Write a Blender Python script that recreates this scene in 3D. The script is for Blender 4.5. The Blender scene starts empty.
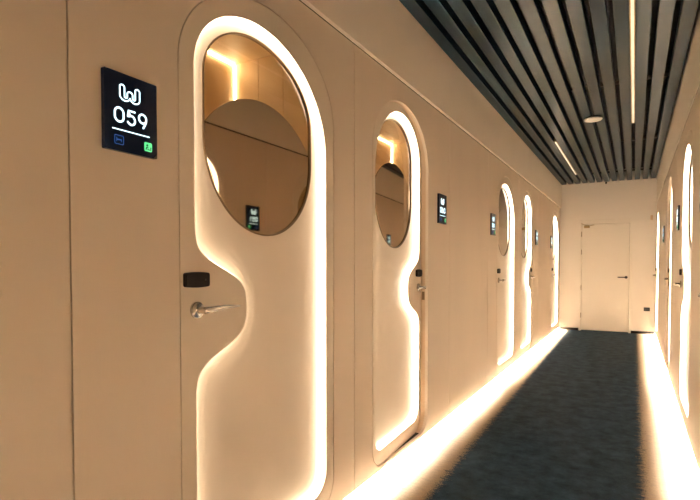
import bpy, bmesh, math, random
from math import sin, cos, pi, radians, sqrt, atan2
from mathutils import Vector, Matrix
from mathutils.geometry import tessellate_polygon

random.seed(7)
SC = bpy.context.scene
COL = SC.collection

# ------------------------------------------------------------------ dimensions (metres)
XL, XR = -1.20, 0.324          # wall faces of the corridor
YB, YE = -2.5, 10.07           # back and end wall
CAMZ = 1.15
LIP = 0.035                    # underside of the wall panels
ZTRIM = 2.233                   # shadow joint between wall panels and upper wall
ZCEIL = 2.652                   # underside of the slats
DZ = 0.02                      # door bases above the floor
DEPTH = 0.035                  # recess of the lit door panel

# ------------------------------------------------------------------ materials
def nodes_of(name):
    m = bpy.data.materials.new(name)
    m.use_nodes = True
    nt = m.node_tree
    return m, nt, nt.nodes['Principled BSDF']

def mat(name, col, rough=0.5, metal=0.0, spec=0.5, var=0.0, vscale=8.0, bump=0.0, bscale=200.0, stretch=(1, 1, 1), rvar=0.0):
    m, nt, b = nodes_of(name)
    b.inputs['Base Color'].default_value = (*col, 1)
    b.inputs['Roughness'].default_value = rough
    b.inputs['Metallic'].default_value = metal
    b.inputs['Specular IOR Level'].default_value = spec
    tc = nt.nodes.new('ShaderNodeTexCoord')
    mp = nt.nodes.new('ShaderNodeMapping')
    mp.inputs['Scale'].default_value = stretch
    nt.links.new(tc.outputs['Object'], mp.inputs['Vector'])
    nz = nt.nodes.new('ShaderNodeTexNoise')
    nz.inputs['Scale'].default_value = vscale
    nz.inputs['Detail'].default_value = 6
    nt.links.new(mp.outputs['Vector'], nz.inputs['Vector'])
    if var > 0:
        r = nt.nodes.new('ShaderNodeValToRGB')
        r.color_ramp.elements[0].position = 0.3
        r.color_ramp.elements[1].position = 0.7
        r.color_ramp.elements[0].color = (*[c * (1 - var) for c in col], 1)
        r.color_ramp.elements[1].color = (*[min(1, c * (1 + var)) for c in col], 1)
        nt.links.new(nz.outputs['Fac'], r.inputs['Fac'])
        nt.links.new(r.outputs['Color'], b.inputs['Base Color'])
    if rvar > 0:
        mr = nt.nodes.new('ShaderNodeMapRange')
        mr.inputs['To Min'].default_value = max(0.02, rough - rvar)
        mr.inputs['To Max'].default_value = rough + rvar
        nt.links.new(nz.outputs['Fac'], mr.inputs['Value'])
        nt.links.new(mr.outputs['Result'], b.inputs['Roughness'])
    if bump > 0:
        n2 = nt.nodes.new('ShaderNodeTexNoise')
        n2.inputs['Scale'].default_value = bscale
        n2.inputs['Detail'].default_value = 3
        nt.links.new(mp.outputs['Vector'], n2.inputs['Vector'])
        bp = nt.nodes.new('ShaderNodeBump')
        bp.inputs['Strength'].default_value = bump
        bp.inputs['Distance'].default_value = 0.01
        nt.links.new(n2.outputs['Fac'], bp.inputs['Height'])
        nt.links.new(bp.outputs['Normal'], b.inputs['Normal'])
    return m

def emit(name, col, strength, base=0.8):
    m, nt, b = nodes_of(name)
    b.inputs['Base Color'].default_value = (base, base, base, 1)
    b.inputs['Emission Color'].default_value = (*col, 1)
    b.inputs['Emission Strength'].default_value = strength
    return m

WARM = (1.0, 0.81, 0.59)
M = {}
M['wall'] = mat('wall_laminate', (0.77, 0.66, 0.54), 0.42, var=0.03, vscale=3, stretch=(1, 1, 0.25), bump=0.02, bscale=300)
M['upper'] = mat('upper_wall_paint', (0.90, 0.83, 0.73), 0.6, var=0.02, vscale=2, bump=0.02, bscale=250)
M['end'] = mat('end_wall_paint', (0.90, 0.85, 0.78), 0.6, var=0.015, vscale=2, bump=0.02, bscale=250)
M['enddoor'] = mat('white_door_lacquer', (0.89, 0.84, 0.76), 0.4, var=0.01, vscale=3)
M['door'] = mat('door_laminate', (0.79, 0.69, 0.57), 0.40, var=0.025, vscale=3, stretch=(1, 1, 0.25), bump=0.015, bscale=300)
M['liner'] = mat('door_frame_wood', (0.70, 0.53, 0.36), 0.45, var=0.08, vscale=8, stretch=(1, 1, 0.1))
M['dark'] = mat('black_void', (0.006, 0.006, 0.007), 0.8, var=0.1)
M['cavity'] = mat('black_shadow_gap', (0.02, 0.018, 0.015), 0.9, var=0.1)
M['slat'] = mat('blue_grey_slat_lacquer', (0.006, 0.017, 0.030), 0.28, spec=0.10, var=0.12, vscale=2.5, bump=0.05, bscale=3.0)
M['rail'] = mat('dark_rail', (0.10, 0.085, 0.07), 0.6, metal=0.0, var=0.1)
M['white'] = mat('white_plastic', (0.80, 0.78, 0.75), 0.4, var=0.02)
M['black'] = mat('black_plastic', (0.012, 0.011, 0.011), 0.35, var=0.1)
M['screen'] = mat('black_display_glass', (0.002, 0.004, 0.010), 0.10, spec=0.25, var=0.1)
_b = M['screen'].node_tree.nodes['Principled BSDF']
_b.inputs['Emission Color'].default_value = (0.12, 0.40, 1.0, 1); _b.inputs['Emission Strength'].default_value = 0.002   # faint display backlight
M['brown'] = mat('dark_brown_lock_plastic', (0.008, 0.005, 0.004), 0.5, spec=0.12, var=0.1)
M['steel'] = mat('brushed_steel', (0.62, 0.58, 0.52), 0.24, metal=1.0, var=0.05, vscale=30)
M['brass'] = mat('brass', (0.50, 0.36, 0.18), 0.35, metal=1.0, var=0.05)
M['bronze'] = mat('bronze_window_edge', (0.20, 0.13, 0.07), 0.35, metal=0.6, var=0.06)
M['mirror'] = mat('bronze_mirror', (0.50, 0.40, 0.30), 0.03, metal=1.0, var=0.01)
M['roomwood'] = mat('pod_wood', (0.68, 0.52, 0.32), 0.5, var=0.10, vscale=6, stretch=(1, 1, 0.15))
M['led'] = emit('door_led', WARM, 3.5)
M['floorled'] = [emit('floor_led', WARM, 950), emit('floor_led_mid', WARM, 1600), emit('floor_led_far', WARM, 3300)]
M['roomled'] = emit('pod_led', (1.0, 0.76, 0.45), 12)
M['tube'] = emit('ceiling_line_diffuser', (1.0, 0.78, 0.52), 0.27)
M['glow'] = emit('display_white', (0.62, 0.92, 1.0), 1.1, 0.02)
M['blue'] = emit('display_blue', (0.03, 0.17, 0.60), 0.20, 0.02)
M['green'] = emit('display_green', (0.12, 0.85, 0.28), 0.42, 0.02)

def carpet():
    m, nt, b = nodes_of('blue_grey_carpet')
    b.inputs['Roughness'].default_value = 0.95
    b.inputs['Specular IOR Level'].default_value = 0.1
    tc = nt.nodes.new('ShaderNodeTexCoord')
    mp = nt.nodes.new('ShaderNodeMapping')
    nt.links.new(tc.outputs['Object'], mp.inputs['Vector'])
    big = nt.nodes.new('ShaderNodeTexNoise'); big.inputs['Scale'].default_value = 9; big.inputs['Detail'].default_value = 8
    big.inputs['Roughness'].default_value = 0.75
    nt.links.new(mp.outputs['Vector'], big.inputs['Vector'])
    r = nt.nodes.new('ShaderNodeValToRGB')
    r.color_ramp.elements[0].position = 0.32; r.color_ramp.elements[0].color = (0.004, 0.013, 0.030, 1)
    r.color_ramp.elements[1].position = 0.70; r.color_ramp.elements[1].color = (0.026, 0.058, 0.100, 1)
    nt.links.new(big.outputs['Fac'], r.inputs['Fac'])
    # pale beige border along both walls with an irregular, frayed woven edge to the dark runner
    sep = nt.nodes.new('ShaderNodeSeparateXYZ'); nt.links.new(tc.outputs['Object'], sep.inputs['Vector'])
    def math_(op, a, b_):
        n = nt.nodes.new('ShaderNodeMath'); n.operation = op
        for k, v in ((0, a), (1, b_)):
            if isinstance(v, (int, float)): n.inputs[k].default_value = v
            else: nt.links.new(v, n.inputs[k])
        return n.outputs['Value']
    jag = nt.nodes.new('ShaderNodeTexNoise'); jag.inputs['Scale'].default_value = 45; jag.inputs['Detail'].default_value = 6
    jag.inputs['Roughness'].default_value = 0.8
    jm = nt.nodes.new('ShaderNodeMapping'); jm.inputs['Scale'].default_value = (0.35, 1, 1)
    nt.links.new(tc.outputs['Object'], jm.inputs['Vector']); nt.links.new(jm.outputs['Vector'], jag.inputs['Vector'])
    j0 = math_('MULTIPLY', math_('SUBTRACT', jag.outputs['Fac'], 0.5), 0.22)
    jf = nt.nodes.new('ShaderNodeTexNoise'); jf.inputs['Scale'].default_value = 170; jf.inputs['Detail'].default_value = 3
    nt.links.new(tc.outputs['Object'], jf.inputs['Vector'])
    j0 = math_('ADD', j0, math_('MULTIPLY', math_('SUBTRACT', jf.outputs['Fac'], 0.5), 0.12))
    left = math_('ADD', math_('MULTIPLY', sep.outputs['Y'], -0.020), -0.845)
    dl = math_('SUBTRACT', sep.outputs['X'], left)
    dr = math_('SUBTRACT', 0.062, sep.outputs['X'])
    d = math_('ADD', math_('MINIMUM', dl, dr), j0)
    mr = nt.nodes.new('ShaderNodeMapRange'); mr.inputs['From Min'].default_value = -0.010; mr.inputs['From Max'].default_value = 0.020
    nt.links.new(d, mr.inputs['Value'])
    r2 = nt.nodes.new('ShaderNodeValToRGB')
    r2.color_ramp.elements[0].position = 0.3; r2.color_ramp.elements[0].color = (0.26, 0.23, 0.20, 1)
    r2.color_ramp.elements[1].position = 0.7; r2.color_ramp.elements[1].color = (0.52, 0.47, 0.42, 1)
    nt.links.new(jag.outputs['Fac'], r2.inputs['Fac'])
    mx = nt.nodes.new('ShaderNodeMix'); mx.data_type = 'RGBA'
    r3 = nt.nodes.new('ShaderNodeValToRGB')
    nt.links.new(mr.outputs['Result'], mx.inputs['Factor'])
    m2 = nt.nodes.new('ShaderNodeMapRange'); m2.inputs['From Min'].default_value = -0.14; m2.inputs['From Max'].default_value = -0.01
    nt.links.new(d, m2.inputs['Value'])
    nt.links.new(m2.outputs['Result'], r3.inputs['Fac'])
    r3.color_ramp.elements[0].color = (1, 1, 1, 1); r3.color_ramp.elements[1].color = (0.72, 0.60, 0.47, 1)  # tan fringe toward the runner: fall-off of the strip light painted into the colour
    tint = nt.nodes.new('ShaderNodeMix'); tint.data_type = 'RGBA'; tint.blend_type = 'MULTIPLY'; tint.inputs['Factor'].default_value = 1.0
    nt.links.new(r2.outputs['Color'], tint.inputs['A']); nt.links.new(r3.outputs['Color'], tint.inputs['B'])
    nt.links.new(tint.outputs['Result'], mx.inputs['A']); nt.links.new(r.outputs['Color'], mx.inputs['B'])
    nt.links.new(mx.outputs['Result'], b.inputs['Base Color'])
    fine = nt.nodes.new('ShaderNodeTexNoise'); fine.inputs['Scale'].default_value = 90; fine.inputs['Detail'].default_value = 4
    fine.inputs['Roughness'].default_value = 0.7
    nt.links.new(mp.outputs['Vector'], fine.inputs['Vector'])
    bp = nt.nodes.new('ShaderNodeBump'); bp.inputs['Strength'].default_value = 0.55; bp.inputs['Distance'].default_value = 0.006
    nt.links.new(fine.outputs['Fac'], bp.inputs['Height'])
    nt.links.new(bp.outputs['Normal'], b.inputs['Normal'])
    return m
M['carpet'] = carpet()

def glass():
    m = bpy.data.materials.new('clear_window_glass'); m.use_nodes = True
    nt = m.node_tree; nt.nodes.clear()
    out = nt.nodes.new('ShaderNodeOutputMaterial')
    mix = nt.nodes.new('ShaderNodeMixShader')
    tr = nt.nodes.new('ShaderNodeBsdfTransparent'); tr.inputs['Color'].default_value = (0.95, 0.93, 0.90, 1)
    gl = nt.nodes.new('ShaderNodeBsdfGlossy'); gl.inputs['Roughness'].default_value = 0.02
    fr = nt.nodes.new('ShaderNodeFresnel'); fr.inputs['IOR'].default_value = 1.45
    geo = nt.nodes.new('ShaderNodeNewGeometry')
    inv = nt.nodes.new('ShaderNodeMath'); inv.operation = 'SUBTRACT'; inv.inputs[0].default_value = 1.0
    mul = nt.nodes.new('ShaderNodeMath'); mul.operation = 'MULTIPLY'
    nt.links.new(geo.outputs['Backfacing'], inv.inputs[1])
    nt.links.new(fr.outputs['Fac'], mul.inputs[0]); nt.links.new(inv.outputs['Value'], mul.inputs[1])
    nt.links.new(mul.outputs['Value'], mix.inputs['Fac'])
    nt.links.new(tr.outputs['BSDF'], mix.inputs[1]); nt.links.new(gl.outputs['BSDF'], mix.inputs[2])
    nt.links.new(mix.outputs['Shader'], out.inputs['Surface'])
    return m
M['glass'] = glass()

# ------------------------------------------------------------------ helpers
def tag(o, label=None, cat=None, group=None, kind=None):
    if label: o['label'] = label
    if cat: o['category'] = cat
    if group: o['group'] = group
    if kind: o['kind'] = kind
    return o

def link(name, bm, m, parent=None, smooth=False):
    bmesh.ops.recalc_face_normals(bm, faces=bm.faces)
    me = bpy.data.meshes.new(name)
    bm.to_mesh(me); bm.free()
    if smooth:
        for p in me.polygons: p.use_smooth = True
    me.materials.append(m)
    o = bpy.data.objects.new(name, me)
    COL.objects.link(o)
    if parent: o.parent = parent
    return o

def empty(name, loc, rz=0.0):
    o = bpy.data.objects.new(name, None)
    o.empty_display_size = 0.1
    COL.objects.link(o); o.location = loc; o.rotation_euler = (0, 0, rz)
    return o

def copy_tree(o, parent=None):
    c = o.copy(); COL.objects.link(c)
    if parent: c.parent = parent
    for ch in list(o.children): copy_tree(ch, c)
    return c

def box(bm, x0, x1, y0, y1, z0, z1, bev=0.0):
    g = bmesh.ops.create_cube(bm, size=1)
    vs = g['verts']
    for v in vs:
        v.co = Vector(((x0 + x1) / 2 + v.co.x * (x1 - x0), (y0 + y1) / 2 + v.co.y * (y1 - y0), (z0 + z1) / 2 + v.co.z * (z1 - z0)))
    if bev > 0:
        es = list({e for v in vs for e in v.link_edges})
        bmesh.ops.bevel(bm, geom=es, offset=bev, segments=2, affect='EDGES', profile=0.5)

def plate(bm, outer, holes, x0, x1):
    """polygon with holes in the (u, v) plane, thickened from x0 to x1"""
    loops = [outer] + list(holes)
    tris = tessellate_polygon([[Vector((0, p[0], p[1])) for p in l] for l in loops])
    flat = [p for l in loops for p in l]
    fa = [bm.verts.new((x1, p[0], p[1])) for p in flat]
    fb = [bm.verts.new((x0, p[0], p[1])) for p in flat]
    for t in tris:
        a, b, c = t[:3]
        if len({a, b, c}) < 3: continue
        try:
            bm.faces.new((fa[a], fa[b], fa[c])); bm.faces.new((fb[c], fb[b], fb[a]))
        except ValueError: pass
    i = 0
    for l in loops:
        n = len(l)
        for k in range(n):
            a, b = i + k, i + (k + 1) % n
            bm.faces.new((fa[a], fb[a], fb[b], fa[b]))
        i += n

def ring(bm, loop_a, loop_b, x0, x1):
    """closed band between two loops of equal length"""
    n = len(loop_a)
    vs = []
    for p, q in zip(loop_a, loop_b):
        vs.append([bm.verts.new((x1, *p)), bm.verts.new((x1, *q)), bm.verts.new((x0, *q)), bm.verts.new((x0, *p))])
    for k in range(n):
        a, b = vs[k], vs[(k + 1) % n]
        for j in range(4):
            bm.faces.new((a[j], a[(j + 1) % 4], b[(j + 1) % 4], b[j]))

def offset(loop, d):
    """move a counter-clockwise loop inwards by d"""
    n = len(loop); out = []
    for i in range(n):
        x0, y0 = loop[i - 1]; x1, y1 = loop[(i + 1) % n]
        tx, ty = x1 - x0, y1 - y0
        L = math.hypot(tx, ty) or 1
        out.append((loop[i][0] - ty / L * d, loop[i][1] + tx / L * d))
    return out

def arc(cx, cy, r, a0, a1, n):
    return [(cx + r * cos(radians(a0 + (a1 - a0) * i / n)), cy + r * sin(radians(a0 + (a1 - a0) * i / n))) for i in range(n + 1)]

def dedupe(pts):
    out = []
    for p in pts:
        if not out or math.hypot(p[0] - out[-1][0], p[1] - out[-1][1]) > 1e-5: out.append(p)
    if math.hypot(out[0][0] - out[-1][0], out[0][1] - out[-1][1]) < 1e-5: out.pop()
    return out

def half_arch(hw, z0, b1, b2, apex, n=48):
    """upper half of an arch from (+hw, z0 - ...) to -hw: two quarter ellipses meeting at the apex"""
    pts = []
    for i in range(n + 1):
        a = pi / 2 * i / n
        pts.append((apex + (hw - apex) * cos(a), z0 - b1 + b1 * sin(a)))
    for i in range(1, n + 1):
        a = pi / 2 + pi / 2 * i / n
        pts.append((apex + (hw + apex) * cos(a), z0 - b2 + b2 * sin(a)))
    return pts

def door_loop(hw, ztop, zbot, rb, b_wave, b_plain, side_wave, apex=0.0, wave=0, depth=0.242, zw=0.99):
    """arched outline, counter-clockwise; side_wave = -1 / +1 is the handle side, wave switches the bulge on"""
    br, bl = (b_wave, b_plain) if side_wave > 0 else (b_plain, b_wave)
    sg = lambda d: 1 / (1 + math.exp((d - 0.136) / 0.026))
    def side(z, s):
        if not wave or side_wave != s: return s * hw
        u = abs(z - zw)
        if u >= 0.26: return s * hw
        return s * (hw - depth * (sg(u) - sg(0.26)) / (sg(0) - sg(0.26)))
    def zs(b):
        z1 = ztop - b
        return [zbot + rb + (z1 - zbot - rb) * i / 110 for i in range(111)]
    pts = arc(hw - rb, zbot + rb, rb, -90, 0, 12)
    pts += [(side(z, 1), z) for z in zs(br)]
    pts += half_arch(hw, ztop, br, bl, apex)
    pts += [(side(z, -1), z) for z in reversed(zs(bl))]
    pts += arc(-hw + rb, zbot + rb, rb, 180, 270, 12)
    return dedupe(pts)

def lathe(bm, prof, axis='x', seg=32, c=(0, 0, 0)):
    """prof: list of (radius, height along axis)"""
    rows = []
    for r, h in prof:
        row = []
        for i in range(seg):
            a = 2 * pi * i / seg
            if axis == 'x': p = (h, r * cos(a), r * sin(a))
            elif axis == 'y': p = (r * cos(a), h, r * sin(a))
            else: p = (r * cos(a), r * sin(a), h)
            row.append(bm.verts.new((p[0] + c[0], p[1] + c[1], p[2] + c[2])))
        rows.append(row)
    for a, b in zip(rows, rows[1:]):
        for i in range(seg):
            bm.faces.new((a[i], a[(i + 1) % seg], b[(i + 1) % seg], b[i]))
    bm.faces.new(rows[0]); bm.faces.new(rows[-1])

def sweep(bm, pts, radii, seg=14, squash=None):
    """tube through 3-D points; radii = (r_normal, r_up) pairs"""
    rows = []
    for i, p in enumerate(pts):
        p = Vector(p)
        t = (Vector(pts[min(i + 1, len(pts) - 1)]) - Vector(pts[max(i - 1, 0)])).normalized()
        up = Vector((0, 0, 1))
        side = t.cross(up).normalized(); up = side.cross(t)
        ra, rb = radii[i]
        rows.append([bm.verts.new(p + side * ra * cos(2 * pi * k / seg) + up * rb * sin(2 * pi * k / seg)) for k in range(seg)])
    for a, b in zip(rows, rows[1:]):
        for i in range(seg):
            bm.faces.new((a[i], a[(i + 1) % seg], b[(i + 1) % seg], b[i]))
    bm.faces.new(rows[0]); bm.faces.new(rows[-1])

def stroke(bm, path, w, x0, x1, closed=False):
    """flat pen stroke with round ends in the (u, v) plane, thickened from x0 to x1"""
    n = len(path); L, R = [], []
    for i in range(n):
        if closed: a, b = path[i - 1], path[(i + 1) % n]
        else: a, b = path[max(i - 1, 0)], path[min(i + 1, n - 1)]
        tx, ty = b[0] - a[0], b[1] - a[1]; l = math.hypot(tx, ty) or 1
        nx, ny = -ty / l * w / 2, tx / l * w / 2
        L.append((path[i][0] + nx, path[i][1] + ny)); R.append((path[i][0] - nx, path[i][1] - ny))
    if closed:
        ring(bm, L, R, x0, x1)
    else:
        def cap(p, q, s):
            c = ((p[0] + q[0]) / 2, (p[1] + q[1]) / 2)
            a0 = atan2(p[1] - c[1], p[0] - c[0])
            return [(c[0] + w / 2 * cos(a0 + s * pi * k / 8), c[1] + w / 2 * sin(a0 + s * pi * k / 8)) for k in range(1, 8)]
        poly = R + cap(R[-1], L[-1], 1) + L[::-1] + cap(L[0], R[0], 1)
        plate(bm, dedupe(poly), [], x0, x1)

def rrect(u0, u1, v0, v1, r, n=6):
    return dedupe(arc(u1 - r, v0 + r, r, -90, 0, n) + arc(u1 - r, v1 - r, r, 0, 90, n) + arc(u0 + r, v1 - r, r, 90, 180, n) + arc(u0 + r, v0 + r, r, 180, 270, n))

# ------------------------------------------------------------------ door templates (local: x out of the wall, y along it, z up)
TYPES = {'A': dict(hw=0.452, led=0.388, wave=-1, ztop=2.008, wtop=1.975, wbot=1.566), 'B': dict(hw=0.414, led=0.376, wave=1, ztop=2.050, wtop=2.008, wbot=1.548)}
ZTOP_OPEN, ZTOP_LED, ZBOT_OPEN, ZBOT_LED = 2.094, 2.036, 0.035, 0.118

def opening(kind, grow=0.0):
    return door_loop(TYPES[kind]['hw'] + grow, ZTOP_OPEN + grow, ZBOT_OPEN - grow, 0.13 + grow, 0.34 + grow, 0.34 + grow, TYPES[kind]['wave'])

def make_door(name, kind):
    T = TYPES[kind]; hw, lw, wv = T['hw'], T['led'], T['wave']
    root = empty(name, (0, 0, 0))
    root['kind'] = 'structure'
    slab_o = door_loop(hw - 0.004, ZTOP_OPEN - 0.004, ZBOT_OPEN + 0.004, 0.126, 0.336, 0.336, wv)
    depth = 0.242 if kind == 'A' else 0.225
    led_o = door_loop(lw, T['ztop'], ZBOT_LED, 0.10, 0.25, 0.40, wv, wv * 0.06, 1, depth)
    bm = bmesh.new(); plate(bm, slab_o, [led_o], -DEPTH, 0)
    link('door_frame', bm, M['door'], root)
    # recessed panel with its window opening
    wr, zwt, zc0 = lw - 0.070, T['wtop'], T['wbot']
    def win_loop(d):
        b1, b2 = (0.21, 0.26) if wv > 0 else (0.26, 0.21)
        return dedupe(half_arch(wr - d, zwt - d, b1 - d, b2 - d, wv * 0.04) + arc(0, zc0, wr - d, 180, 360, 48))
    win = win_loop(0)
    bm = bmesh.new(); plate(bm, offset(slab_o, 0.003), [win], -DEPTH - 0.012, -DEPTH - 0.0005)
    link('door_panel', bm, M['door'], root)
    # light strip along the edge of the recess
    bm = bmesh.new(); ring(bm, offset(led_o, 0.0006), offset(led_o, 0.0030), -DEPTH + 0.001, -0.005)
    tag(link('light_strip', bm, M['led'], root), 'glowing warm white strip following the edge of the recess')
    # window: rim, clear pane above and round mirror film below
    wf = link('window_rim', (lambda b: (ring(b, win_loop(0.0005), win_loop(0.006), -DEPTH - 0.012, -DEPTH + 0.003), b)[1])(bmesh.new()), M['bronze'], root)
    ri = wr - 0.0065
    R = ri * 1.25; zm = 1.598 - sqrt(R * R - ri * ri)
    a = math.degrees(atan2(1.598 - zm, ri))
    cap = arc(0, zm, R, a, 180 - a, 40)             # right to left over the top
    low = dedupe(arc(0, zc0, ri, 180, 360, 48) + cap)
    b1, b2 = (0.2035, 0.2535) if wv > 0 else (0.2535, 0.2035)
    upp = dedupe(half_arch(ri, zwt - 0.0065, b1, b2, wv * 0.04) + [(p[0], p[1] + 0.0006) for p in reversed(cap)])
    bm = bmesh.new(); plate(bm, low, [], -DEPTH - 0.009, -DEPTH - 0.004)
    tag(link('mirror', bm, M['mirror'], wf), 'bronze tinted mirror with a rounded top edge')
    bm = bmesh.new(); plate(bm, upp, [], -DEPTH - 0.009, -DEPTH - 0.004)
    tag(link('glass_pane', bm, M['glass'], wf), 'clear glass above the mirror')
    # lock reader and lever handle on the bulge
    hu = wv * (hw - 0.066); s = -wv
    bm = bmesh.new()
    lo = []
    for sx, sy in ((1, -1), (1, 1), (-1, 1), (-1, -1)):
        for k in range(17):
            f = k / 16 if sx * sy < 0 else 1 - k / 16    # 0 at the middle, 1 at the end
            u = 0.0515 * (1 - (1 - f) ** 1.0) if False else 0.0515 * f
            h = 0.0245 - 0.0035 * f * f
            if f > 0.9: h -= 0.0040 * ((f - 0.9) / 0.1) ** 2
            lo.append((hu + sx * u, 1.090 + sy * h))
    lo = dedupe(lo)
    plate(bm, lo, [], 0, 0.009); plate(bm, [(hu + (u - hu) * 0.93, 1.09 + (v - 1.09) * 0.88) for u, v in lo], [], 0.009, 0.012)
    lk = tag(link('lock_reader', bm, M['brown'], root), 'dark brown electronic lock reader')
    bm = bmesh.new(); lathe(bm, [(0.003, 0.012), (0.003, 0.0127)], 'x', 12, (0, hu + s * 0.03, 1.09))
    link('lock_lamp', bm, M['black'], lk)
    bm = bmesh.new(); lathe(bm, [(0.0265, 0.0), (0.0265, 0.006), (0.0245, 0.0085), (0.0115, 0.0088), (0.0105, 0.012), (0.0105, 0.044), (0.009, 0.050)], 'x', 40, (0, hu + s * 0.002, 0.995))
    hd = tag(link('door_handle', bm, M['steel'], root, True), 'polished steel rose and lever')
    hd.data.polygons.foreach_set('use_smooth', [len(p.vertices) == 4 for p in hd.data.polygons])
    bm = bmesh.new()
    pts, rad = [], []
    for i in range(15):
        k = i / 14
        pts.append((0.046 + 0.010 * sin(k * pi * 0.5) - 0.012 * k * k, hu + s * (-0.006 + 0.165 * k), 0.995 + 0.004 * sin(k * pi) + 0.004 * k))
        rr = 0.0105 * (1 - k) ** 0.9 + 0.0014
        rad.append((rr * 0.75, rr))
    sweep(bm, pts, rad)
    link('lever', bm, M['steel'], hd, True)
    bm = bmesh.new(); box(bm, -DEPTH - 0.006, -0.006, wv * (hw - 0.0038) - 0.0006, wv * (hw - 0.0038) + 0.0006, 0.93, 1.06)
    link('latch_plate', bm, M['steel'], root)
    return root

DOORS = []    # (side, kind, centre y)
templates = {}
def put_door(n, side, kind, yc, label, ajar=0.0):
    if kind not in templates:
        o = templates[kind] = make_door('door_%d' % n, kind)
    else:
        o = copy_tree(templates[kind]); o.name = 'door_%d' % n
    T = TYPES[kind]
    rz = 0 if side == 'L' else pi
    x0 = XL if side == 'L' else XR
    if ajar:                                     # swings into the pod about the edge opposite its handle
        hinge = Vector((0, -T['wave'] * T['hw'], 0))
        rot = Matrix.Rotation(T['wave'] * ajar, 3, 'Z')
        off = Matrix.Rotation(rz, 3, 'Z') @ (hinge - rot @ hinge)
        rz += T['wave'] * ajar
    else: off = Vector((0, 0, 0))
    o.location = (x0 + off.x, yc + off.y, DZ); o.rotation_euler = (0, 0, rz)
    tag(o, label, 'door', 'lit arched pod doors', 'structure')
    DOORS.append((side, kind, yc))
    return o

AJ = 0.058
put_door(1, 'L', 'A', 1.541, 'arched cream pod door with round-topped mirror beside the 059 display')
put_door(2, 'L', 'B', 2.800, 'arched cream pod door standing slightly ajar beside the 060 display', AJ)
put_door(3, 'L', 'A', 5.61, 'third lit pod door along the long wall, just past the 061 display')
put_door(4, 'L', 'B', 6.80, 'fourth lit pod door along the long wall, handle on its far edge', AJ * 0.25)
put_door(5, 'L', 'A', 9.47, 'last lit pod door of the long wall, next to the white end wall')
put_door(6, 'L', 'B', -1.25, 'lit pod door of the long wall added unseen behind the camera for its light')  # out of view, added so that its strip lights the corridor
put_door(7, 'R', 'A', 2.55, 'lit pod door seen only reversed in the mirror of the nearest door')
put_door(8, 'R', 'A', 4.36, 'nearest lit pod door visible on the right wall, beside the 052 display')
put_door(9, 'R', 'A', 6.47, 'second lit pod door visible on the right wall, standing slightly ajar', AJ * 0.6)
put_door(10, 'R', 'A', 9.47, 'farthest lit pod door on the right wall, next to the white end wall')
put_door(11, 'R', 'B', -1.25, 'lit pod door of the right wall standing behind the camera position')

# ------------------------------------------------------------------ walls of the corridor
def seam_wall(side, seams):
    x_front = XL if side == 'L' else XR
    sg = 1 if side == 'L' else -1
    bm = bmesh.new()
    ys = [YB] + seams + [YE]
    for y0, y1 in zip(ys, ys[1:]):
        a, b = y0 + 0.002, y1 - 0.002
        holes = []
        for s, k, yc in DOORS:
            if s == side and a < yc < b:
                holes.append([(yc + u, v + DZ) for u, v in opening(k)])
        zt = ZTRIM - (0.003 if sg > 0 else 0.008)
        outer = [(a, LIP), (b, LIP), (b, zt), (a, zt)]
        if sg > 0: plate(bm, outer, holes, x_front - 0.02, x_front)
        else: plate(bm, outer, holes, x_front + 0.02, x_front)
    name = 'wall_left' if side == 'L' else 'wall_right'
    o = link(name, bm, M['wall'])
    # dark backing strips behind the joints
    bm = bmesh.new()
    for y in seams:
        box(bm, *sorted((x_front - sg * 0.0205, x_front - sg * 0.024)), y - 0.012, y + 0.012, LIP + 0.01, ZTRIM)
    box(bm, *sorted((x_front - sg * 0.030, x_front - sg * 0.034)), YB, YE, ZTRIM - 0.04, ZTRIM + 0.06)
    link('joint_backing', bm, M['cavity'], o)
    # shadow gap under the panels, with its light strip
    bm = bmesh.new()
    box(bm, *sorted((x_front - sg * 0.068, x_front - sg * 0.078)), YB, YE, 0.0, 0.062)
    box(bm, *sorted((x_front - sg * 0.0205, x_front - sg * 0.078)), YB, YE, 0.056, 0.058)
    link('base_recess', bm, M['cavity'], o)
    for m, ya, yb, n in zip(M['floorled'], (YB, 2.2, 5.4), (2.2, 5.4, YE), (9, 6, 9)):
        bm = bmesh.new()
        for i in range(n):
            box(bm, *sorted((x_front - sg * 0.060, x_front - sg * 0.063)), ya + (yb - ya) * i / n + 0.001, ya + (yb - ya) * (i + 1) / n - 0.001, 0.0403, 0.0470)
        tag(link('floor_light_strip', bm, m, o), 'warm light strip washing the carpet along the wall base')
    # wooden lining of each door opening
    for s, k, yc in DOORS:
        if s != side: continue
        bm = bmesh.new()
        a = [(yc + u, v + DZ) for u, v in opening(k, 0.0004)]
        b = [(yc + u, v + DZ) for u, v in opening(k, 0.004)]
        ring(bm, a, b, *sorted((x_front - sg * 0.12, x_front - sg * 0.0204)))
        fr = link('door_lining', bm, M['liner'], o)
        if TYPES[k]['wave'] * sg > 0 or True:
            hy = yc + sg * TYPES[k]['wave'] * (TYPES[k]['hw'] - 0.0008)
            bm = bmesh.new()
            box(bm, *sorted((x_front - sg * 0.024, x_front - sg * 0.042)), hy - 0.001, hy + 0.001, 0.93, 0.985)
            link('strike_plate', bm, M['bronze'], fr)
    return o

wl = seam_wall('L', [-0.65, 0.75, 2.19, 3.66, 4.80, 6.25, 7.65, 8.90])
tag(wl, 'long cream panelled wall holding the arched lit doors', 'wall', kind='structure')
wr_ = seam_wall('R', [-0.65, 0.75, 2.15, 3.52, 5.35, 7.65, 8.90])
tag(wr_, 'cream panelled wall close to the right edge of the picture', 'wall', kind='structure')

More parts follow.
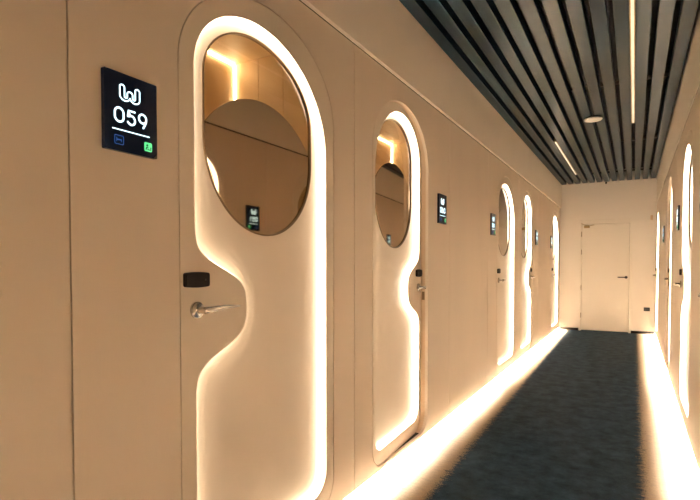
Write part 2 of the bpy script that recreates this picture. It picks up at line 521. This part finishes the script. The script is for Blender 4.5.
for nm, sg, xw, lb in (('wall_left_upper', 1, XL, 'smooth cream upper wall between the thin shadow joint and the slats, above the 059 display'),
                       ('wall_right_upper', -1, XR, 'narrow smooth upper wall strip above the doors at the right edge')):
    bm = bmesh.new()
    box(bm, *sorted((xw + sg * (0.019 if sg > 0 else 0.004), xw - sg * 0.003)), YB, YE, ZTRIM + 0.004, ZCEIL + 0.2, 0.001)
    tag(link(nm, bm, M['upper']), lb, 'wall', kind='structure')

# floor
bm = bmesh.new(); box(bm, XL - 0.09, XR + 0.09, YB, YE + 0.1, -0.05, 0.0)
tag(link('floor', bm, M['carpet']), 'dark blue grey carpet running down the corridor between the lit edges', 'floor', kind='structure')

# back wall (behind the camera)
bm = bmesh.new(); box(bm, XL - 0.1, XR + 0.1, YB - 0.05, YB, 0, ZCEIL + 0.2)
tag(link('wall_back', bm, M['end']), 'plain wall closing the corridor behind the camera position', 'wall', kind='structure')

# ------------------------------------------------------------------ ceiling with its slats
bm = bmesh.new(); box(bm, XL - 0.1, XR + 0.1, YB, YE, ZCEIL + 0.2, ZCEIL + 0.24)
ceil = tag(link('ceiling', bm, M['dark']), 'ceiling of long dark blue grey slats over a black void', 'ceiling', kind='structure')
NS = 13
cx0, cx1 = XL + 0.022, XR - 0.022
pitch = (cx1 - cx0 + 0.038) / NS
for i in range(NS):
    x0 = cx0 + i * pitch; x1 = x0 + pitch - 0.038
    bm = bmesh.new(); box(bm, x0, x1, YB + 0.01, YE - 0.012, ZCEIL, ZCEIL + 0.075, 0.0025)
    link('slat', bm, M['slat'], ceil)
y = -1.9
while y < YE - 0.2:
    bm = bmesh.new(); box(bm, cx0, cx1, y - 0.012, y + 0.012, ZCEIL + 0.078, ZCEIL + 0.105)
    link('carrier_rail', bm, M['rail'], ceil)
    y += 2.3

def line_light(label, xc, y0, y1):
    root = empty('linear_ceiling_light', (xc, (y0 + y1) / 2, ZCEIL))
    h = (y1 - y0) / 2
    bm = bmesh.new(); box(bm, -0.016, 0.016, -h, h, 0.004, 0.045, 0.002)
    link('housing', bm, M['brass'], root)
    bm = bmesh.new(); box(bm, -0.009, 0.009, -h + 0.01, h - 0.01, -0.004, 0.0035, 0.0015)
    tag(link('diffuser', bm, M['tube'], root), 'glowing warm diffuser')
    for s in (-1, 1):
        bm = bmesh.new(); box(bm, -0.014, 0.014, s * h - 0.006, s * h + 0.004, -0.004, 0.046, 0.001)
        link('end_cap', bm, M['brass'], root)
    return tag(root, label, 'ceiling light', 'linear lights in the slat ceiling')
gap = lambda k: cx0 + k * pitch - 0.019          # centre of the k-th gap from the left
line_light('long slim linear light in the slat gap nearer the right wall', gap(10), 2.0, 6.1)
line_light('short slim linear light in the slat gap toward the long wall, near the end wall', gap(3), 6.55, 9.04)

sd = empty('smoke_detector', (gap(7), 5.69, ZCEIL))
bm = bmesh.new(); lathe(bm, [(0.070, 0.0), (0.070, -0.012), (0.066, -0.014)], 'z', 40); link('mounting_ring', bm, M['black'], sd)
bm = bmesh.new(); lathe(bm, [(0.084, -0.0142), (0.086, -0.018), (0.082, -0.026), (0.060, -0.033), (0.020, -0.036)], 'z', 48)
link('cover', bm, M['white'], sd, True)
tag(sd, 'round white detector disc fixed under the ceiling slats', 'detector')

# ------------------------------------------------------------------ pod rooms behind the door windows
def room(side, y0, y1, far_corner, lit, label):
    sg = 1 if side == 'L' else -1
    xf = (XL if side == 'L' else XR) - sg * 0.125
    xb = (XL if side == 'L' else XR) - sg * 0.80
    z0, z1 = 0.07, 2.30
    bm = bmesh.new()
    X = lambda a, b: sorted((a, b))
    box(bm, *X(xb, xb - sg * 0.02), y0, y1, z0, z1)
    box(bm, *X(xf, xb - sg * 0.02), y0, y1, z1 + 0.001, z1 + 0.02)
    box(bm, *X(xf, xb), y0, y1, z0 - 0.02, z0 - 0.001)
    n = 4
    for k in range(n):                          # end walls in upright boards
        a = xf + (xb - xf) * k / n; b = xf + (xb - xf) * (k + 1) / n - (sg * -0.004 if k < n - 1 else 0)
        for ya, yb in ((y0 - 0.012, y0), (y1, y1 + 0.012)):
            box(bm, *X(a, b), ya, yb, z0, z1)
    for ya, yb in ((y0 - 0.016, y0 - 0.0125), (y1 + 0.0125, y1 + 0.016)):
        box(bm, *X(xf, xb), ya, yb, z0, z1)
    o = link('wall_pod', bm, M['roomwood'])
    tag(o, label, 'wall', kind='structure')
    if lit:
        ye = y1 if far_corner else y0
        s = -1 if far_corner else 1
        bm = bmesh.new()
        box(bm, *X(xb + sg * 0.001, xb + sg * 0.008), y0 + 0.01, y1 - 0.01, z1 - 0.010, z1 - 0.003)
        box(bm, *X(xb + sg * 0.001, xb + sg * 0.008), *sorted((ye + s * 0.001, ye + s * 0.008)), z0 + 0.3, z1 - 0.011)
        tag(link('pod_light_strip', bm, M['roomled'], o), 'warm light line along the back corner of the pod')
    return o
room('L', 0.14, 2.232, True, True, 'lit wooden pod interior seen through the window beside the 059 display')
room('L', 2.27, 4.38, True, True, 'lit wooden pod interior seen through the window beside the 060 display')
room('L', 4.44, 6.26, True, False, 'dim wooden pod interior behind the third door window')
room('L', 6.32, 8.38, True, True, 'lit wooden pod interior behind the fourth door window')
room('L', 8.46, 10.0, True, False, 'dim wooden pod interior behind the last door of the long wall')
room('R', 2.0, 3.5, True, False, 'dim wooden pod interior behind the reflected right door')
room('R', 3.58, 5.5, True, True, 'lit wooden pod interior behind the nearest visible right door')
room('R', 5.58, 7.5, True, True, 'lit wooden pod interior behind the second visible right door')
room('R', 8.4, 10.0, True, False, 'dim wooden pod interior behind the farthest right door')

# ------------------------------------------------------------------ room number displays
SW, SH = 0.164, 0.206
def digit(bm, ch, cu, cv, h, w, x0, x1):
    S = lambda pts: [(cu + p[0] * h, cv + p[1] * h) for p in pts]
    st = lambda pts, closed=False: stroke(bm, S(pts), w, x0, x1, closed)
    if ch == '0':
        st(dedupe(arc(0, 0.12, 0.32, 0, 180, 20) + arc(0, -0.12, 0.32, 180, 360, 20)), True)
    elif ch == '1':
        st([(-0.16, 0.30), (0.04, 0.44), (0.04, -0.44)])
    elif ch == '2':
        st(arc(0, 0.16, 0.28, 165, -35, 20) + [(-0.29, -0.43), (0.31, -0.43)])
    elif ch == '3':
        st(arc(0, 0.21, 0.23, 160, -80, 18) + [(-0.06, -0.01)]); st(arc(0, -0.19, 0.255, 85, -160, 20))
    elif ch == '5':
        st([(0.27, 0.43), (-0.20, 0.43), (-0.25, 0.03)] + arc(0, -0.16, 0.29, 128, -150, 24))
    elif ch in '69':
        f = 1 if ch == '9' else -1
        P = lambda pts: [(f * p[0], f * p[1]) for p in pts]
        st(P(dedupe(arc(0, 0.15, 0.29, 0, 360, 36))), True)
        st(P([(0.29, 0.13), (0.27, -0.02), (0.20, -0.18), (0.05, -0.44)]))

def round_path(pts, r, n=8):
    out = [pts[0]]
    for a, b, c in zip(pts, pts[1:], pts[2:]):
        A, B, Cc = Vector(a), Vector(b), Vector(c)
        d1, d2 = (A - B), (Cc - B)
        q = min(r, d1.length / 2, d2.length / 2)
        p0, p1 = B + d1.normalized() * q, B + d2.normalized() * q
        for i in range(n + 1):
            t = i / n
            out.append(tuple((1 - t) ** 2 * p0 + 2 * t * (1 - t) * B + t * t * p1))
    out.append(pts[-1])
    return dedupe(out)

def make_display(number):
    root = empty('room_number_sign', (0, 0, 0))
    bm = bmesh.new(); plate(bm, rrect(-SW / 2, SW / 2, -SH / 2, SH / 2, 0.003), [], 0.0, 0.012)
    case = link('casing', bm, M['screen'], root)
    V = lambda f: SH / 2 - f * SH
    U = lambda f: -SW / 2 + f * SW
    xa, xb = 0.0122, 0.0130
    # looped w emblem drawn as an outline
    bm = bmesh.new()
    ha = [(-0.024, 0.0145)] + arc(-0.012, -0.008, 0.012, 180, 350, 20)
    hb = arc(0.012, -0.008, 0.012, 190, 360, 20)
    loop = ha + hb + arc(0.0185, 0.0145, 0.0055, 0, 180, 10) + arc(0.00975, -0.0085, 0.00325, 0, -180, 8)
    loop += arc(0.0, 0.0005, 0.0065, 0, 180, 10) + arc(-0.00975, -0.0085, 0.00325, 0, -180, 8) + arc(-0.0185, 0.0145, 0.0055, 0, 180, 10)
    loop = dedupe([(u * 1.28, v) for u, v in loop])
    loop = [(u + U(0.465), v + V(0.245)) for u, v in loop]
    stroke(bm, loop, 0.0036, xa, xb, True)
    tag(link('emblem', bm, M['glow'], root), 'white outlined looped w emblem')
    bm = bmesh.new()
    for k, ch in enumerate(number):
        digit(bm, ch, U(0.262 + 0.222 * k), V(0.54), 0.041, 0.0050, xa, xb)
    tag(link('number', bm, M['glow'], root), 'white lit room number ' + number)
    bm = bmesh.new(); box(bm, xa, xb, U(0.135), U(0.84), V(0.735), V(0.722))
    link('underline', bm, M['glow'], root)
    bm = bmesh.new()
    stroke(bm, rrect(U(0.175), U(0.335), V(0.915), V(0.805), 0.003), 0.0016, xa, xb, True)
    box(bm, xa, xb, U(0.21), U(0.30), V(0.865), V(0.85)); box(bm, xa, xb, U(0.205), U(0.215), V(0.885), V(0.83)); box(bm, xa, xb, U(0.29), U(0.30), V(0.885), V(0.86))
    tag(link('bed_icon', bm, M['blue'], root), 'dim blue outlined icon')
    bm = bmesh.new(); plate(bm, rrect(U(0.735), U(0.89), V(0.925), V(0.805), 0.004), [], xa, xb)
    g = tag(link('status_icon', bm, M['green'], root), 'green lit icon')
    bm = bmesh.new()
    plate(bm, arc(U(0.79), V(0.845), 0.003, 0, 350, 20), [], xb + 0.0001, xb + 0.0005)
    stroke(bm, [(U(0.765), V(0.90)), (U(0.775), V(0.875)), (U(0.805), V(0.875))], 0.003, xb + 0.0001, xb + 0.0005)
    stroke(bm, [(U(0.80), V(0.90)), (U(0.86), V(0.90)), (U(0.86), V(0.87))], 0.0025, xb + 0.0001, xb + 0.0005)
    link('icon_figure', bm, M['screen'], g)
    bm = bmesh.new(); plate(bm, [(SW / 2 - 0.013, -SH / 2 + 0.0005), (SW / 2 - 0.0005, -SH / 2 + 0.0005), (SW / 2 - 0.0005, -SH / 2 + 0.012)], [], 0.0121, 0.0124)
    link('pale_corner', bm, M['rail'], root)  # small paler triangle in the lower corner of the casing
    return root

def put_display(number, side, yc, label, z=1.559):
    o = make_display(number)
    o.location = (XL + 0.0005 if side == 'L' else XR - 0.0005, yc, z)
    o.rotation_euler = (0, 0, 0 if side == 'L' else pi)
    tag(o, label, 'display', 'room number displays beside the pod doors')
put_display('059', 'L', 0.919, 'large nearest black display reading 059 beside the nearest arched door')
put_display('060', 'L', 3.47, 'black display reading 060 just past the door standing ajar')
put_display('061', 'L', 4.96, 'small black display reading 061 before the third lit door of the long wall')
put_display('062', 'L', 7.47, 'small black display reading 062 after the fourth lit door of the long wall')
put_display('063', 'L', 8.93, 'smallest display, reading 063, before the last door of the long wall')
put_display('051', 'R', 3.33, 'black display reading 051, seen reversed in the nearest door mirror')
put_display('052', 'R', 5.09, 'display reading 052 seen edge-on beyond the nearest right wall door')
put_display('053', 'R', 7.50, 'display reading 053 seen edge-on far down the right wall')

# ------------------------------------------------------------------ end wall, its door and fittings
ex0, ex1, ez1 = -0.868, -0.040, 1.99            # outer edges of the door frame
bm = bmesh.new()
lx0, lx1, lz1 = -0.830, -0.075, 1.915           # door leaf
for x0, x1, z0, z1 in ((XL - 0.1, lx0 - 0.004, 0, ZCEIL + 0.2), (lx1 + 0.004, XR + 0.1, 0, ZCEIL + 0.2), (lx0 - 0.004, lx1 + 0.004, lz1 + 0.004, ZCEIL + 0.2)):
    box(bm, x0, x1, YE, YE + 0.1, z0, z1)
tag(link('wall_end', bm, M['end']), 'bright cream wall closing the far end of the corridor', 'wall', kind='structure')
ed = empty('door_12', (lx0, YE, 0))
W = lx1 - lx0
bm = bmesh.new(); box(bm, 0.0, W, 0.012, 0.055, 0.012, lz1, 0.002); link('door_leaf', bm, M['enddoor'], ed)
bm = bmesh.new()
box(bm, ex0 - lx0, -0.002, -0.014, -0.0005, 0, ez1, 0.002); box(bm, W + 0.002, ex1 - lx0, -0.014, -0.0005, 0, ez1, 0.002)
box(bm, -0.0015, W + 0.0015, -0.014, -0.0005, lz1 + 0.003, ez1, 0.002)
link('door_frame', bm, M['enddoor'], ed)
for z in (0.28, 0.78, 1.42, 1.74):
    bm = bmesh.new(); lathe(bm, [(0.006, -0.045), (0.006, 0.045)], 'z', 12, (-0.004, -0.018, z)); link('hinge', bm, M['steel'], ed)
bm = bmesh.new(); lathe(bm, [(0.024, 0.0115), (0.024, 0.004), (0.010, 0.002), (0.009, -0.04), (0.008, -0.044)], 'y', 24, (W - 0.045, 0, 0.97))
hd = tag(link('door_handle', bm, M['black'], ed), 'black lever handle')
bm = bmesh.new(); box(bm, W - 0.175, W - 0.036, -0.048, -0.034, 0.961, 0.980, 0.004); link('lever', bm, M['black'], hd)
bm = bmesh.new(); box(bm, 0.035, 0.125, -0.022, 0.0118, 1.850, 1.893, 0.004)
dc = tag(link('door_closer', bm, M['brass'], ed), 'small brass door closer')
bm = bmesh.new(); sweep(bm, [(0.075, -0.03, 1.894), (0.02, -0.045, 1.915), (-0.01, -0.03, 1.93)], [(0.006, 0.004)] * 3, 8)
sweep(bm, [(0.075, -0.03, 1.894), (0.15, -0.05, 1.888), (0.20, -0.03, 1.90)], [(0.006, 0.004)] * 3, 8)
link('closer_arm', bm, M['brass'], dc)
tag(ed, 'plain white door with black lever in the far end wall', 'door', kind='structure')

for nm, a, b, lb in (('baseboard_left', XL + 0.003, ex0 - 0.003, 'short dark baseboard to the left of the white end door'),
                     ('baseboard_right', ex1 + 0.003, XR - 0.003, 'short dark baseboard to the right of the white end door')):
    bm = bmesh.new(); box(bm, a, b, YE - 0.012, YE - 0.0005, 0.0, 0.045, 0.001)
    tag(link(nm, bm, M['brass'] if False else M['brown']), lb, 'baseboard', kind='structure')

so = empty('wall_socket', (0.20, YE - 0.0005, 0.425))
bm = bmesh.new(); box(bm, -0.046, 0.046, -0.009, 0, -0.032, 0.032, 0.003); link('plate', bm, M['brown'], so)
for s in (-1, 1):
    bm = bmesh.new(); box(bm, s * 0.022 - 0.018, s * 0.022 + 0.018, -0.0125, -0.0092, -0.022, 0.022, 0.002); link('socket_insert', bm, M['black'], so)
tag(so, 'dark double socket low on the end wall to the right of the white door', 'socket')

bm = bmesh.new(); lathe(bm, [(0.017, 0.0), (0.017, -0.012), (0.012, -0.022), (0.004, -0.026)], 'y', 24)
o = link('wall_sensor', bm, M['black'], None, True); o.location = (-0.451, YE - 0.0005, 2.632)
tag(o, 'tiny black round sensor high on the end wall just under the slats', 'sensor')
bm = bmesh.new(); box(bm, -0.018, 0.018, -0.012, 0, -0.04, 0.04, 0.003)
o = link('switch_plate', bm, M['liner']); o.location = (0.25, YE - 0.0005, 1.99)
tag(o, 'tiny tan plate high on the end wall near the right corner', 'switch')

# ------------------------------------------------------------------ world, camera, colour management
w = bpy.data.worlds.new('World'); SC.world = w; w.use_nodes = True
w.node_tree.nodes['Background'].inputs['Color'].default_value = (0.9, 0.7, 0.5, 1)
w.node_tree.nodes['Background'].inputs['Strength'].default_value = 0.05

F = 508.0
cam = bpy.data.cameras.new('Camera'); co = bpy.data.objects.new('Camera', cam); COL.objects.link(co)
cam.sensor_fit = 'HORIZONTAL'; cam.sensor_width = 36; cam.lens = F / 700 * 36
cam.shift_y = (17 + F * math.tan(radians(1.6))) / 700; cam.clip_start = 0.02
co.location = (0, 0, CAMZ)
PITCH = radians(1.6)                            # the lens looks slightly down
co.rotation_euler = (pi / 2 - PITCH, 0, math.atan2(284, F))
SC.camera = co

SC.view_settings.view_transform = 'Standard'
SC.view_settings.look = 'None'
SC.view_settings.gamma = 1
SC.view_settings.use_curve_mapping = False
SC.view_settings.exposure = 1.4
SC.cycles.max_bounces = 10
SC.cycles.diffuse_bounces = 6
SC.cycles.glossy_bounces = 6
SC.cycles.transparent_max_bounces = 12
SC.cycles.sample_clamp_indirect = 20
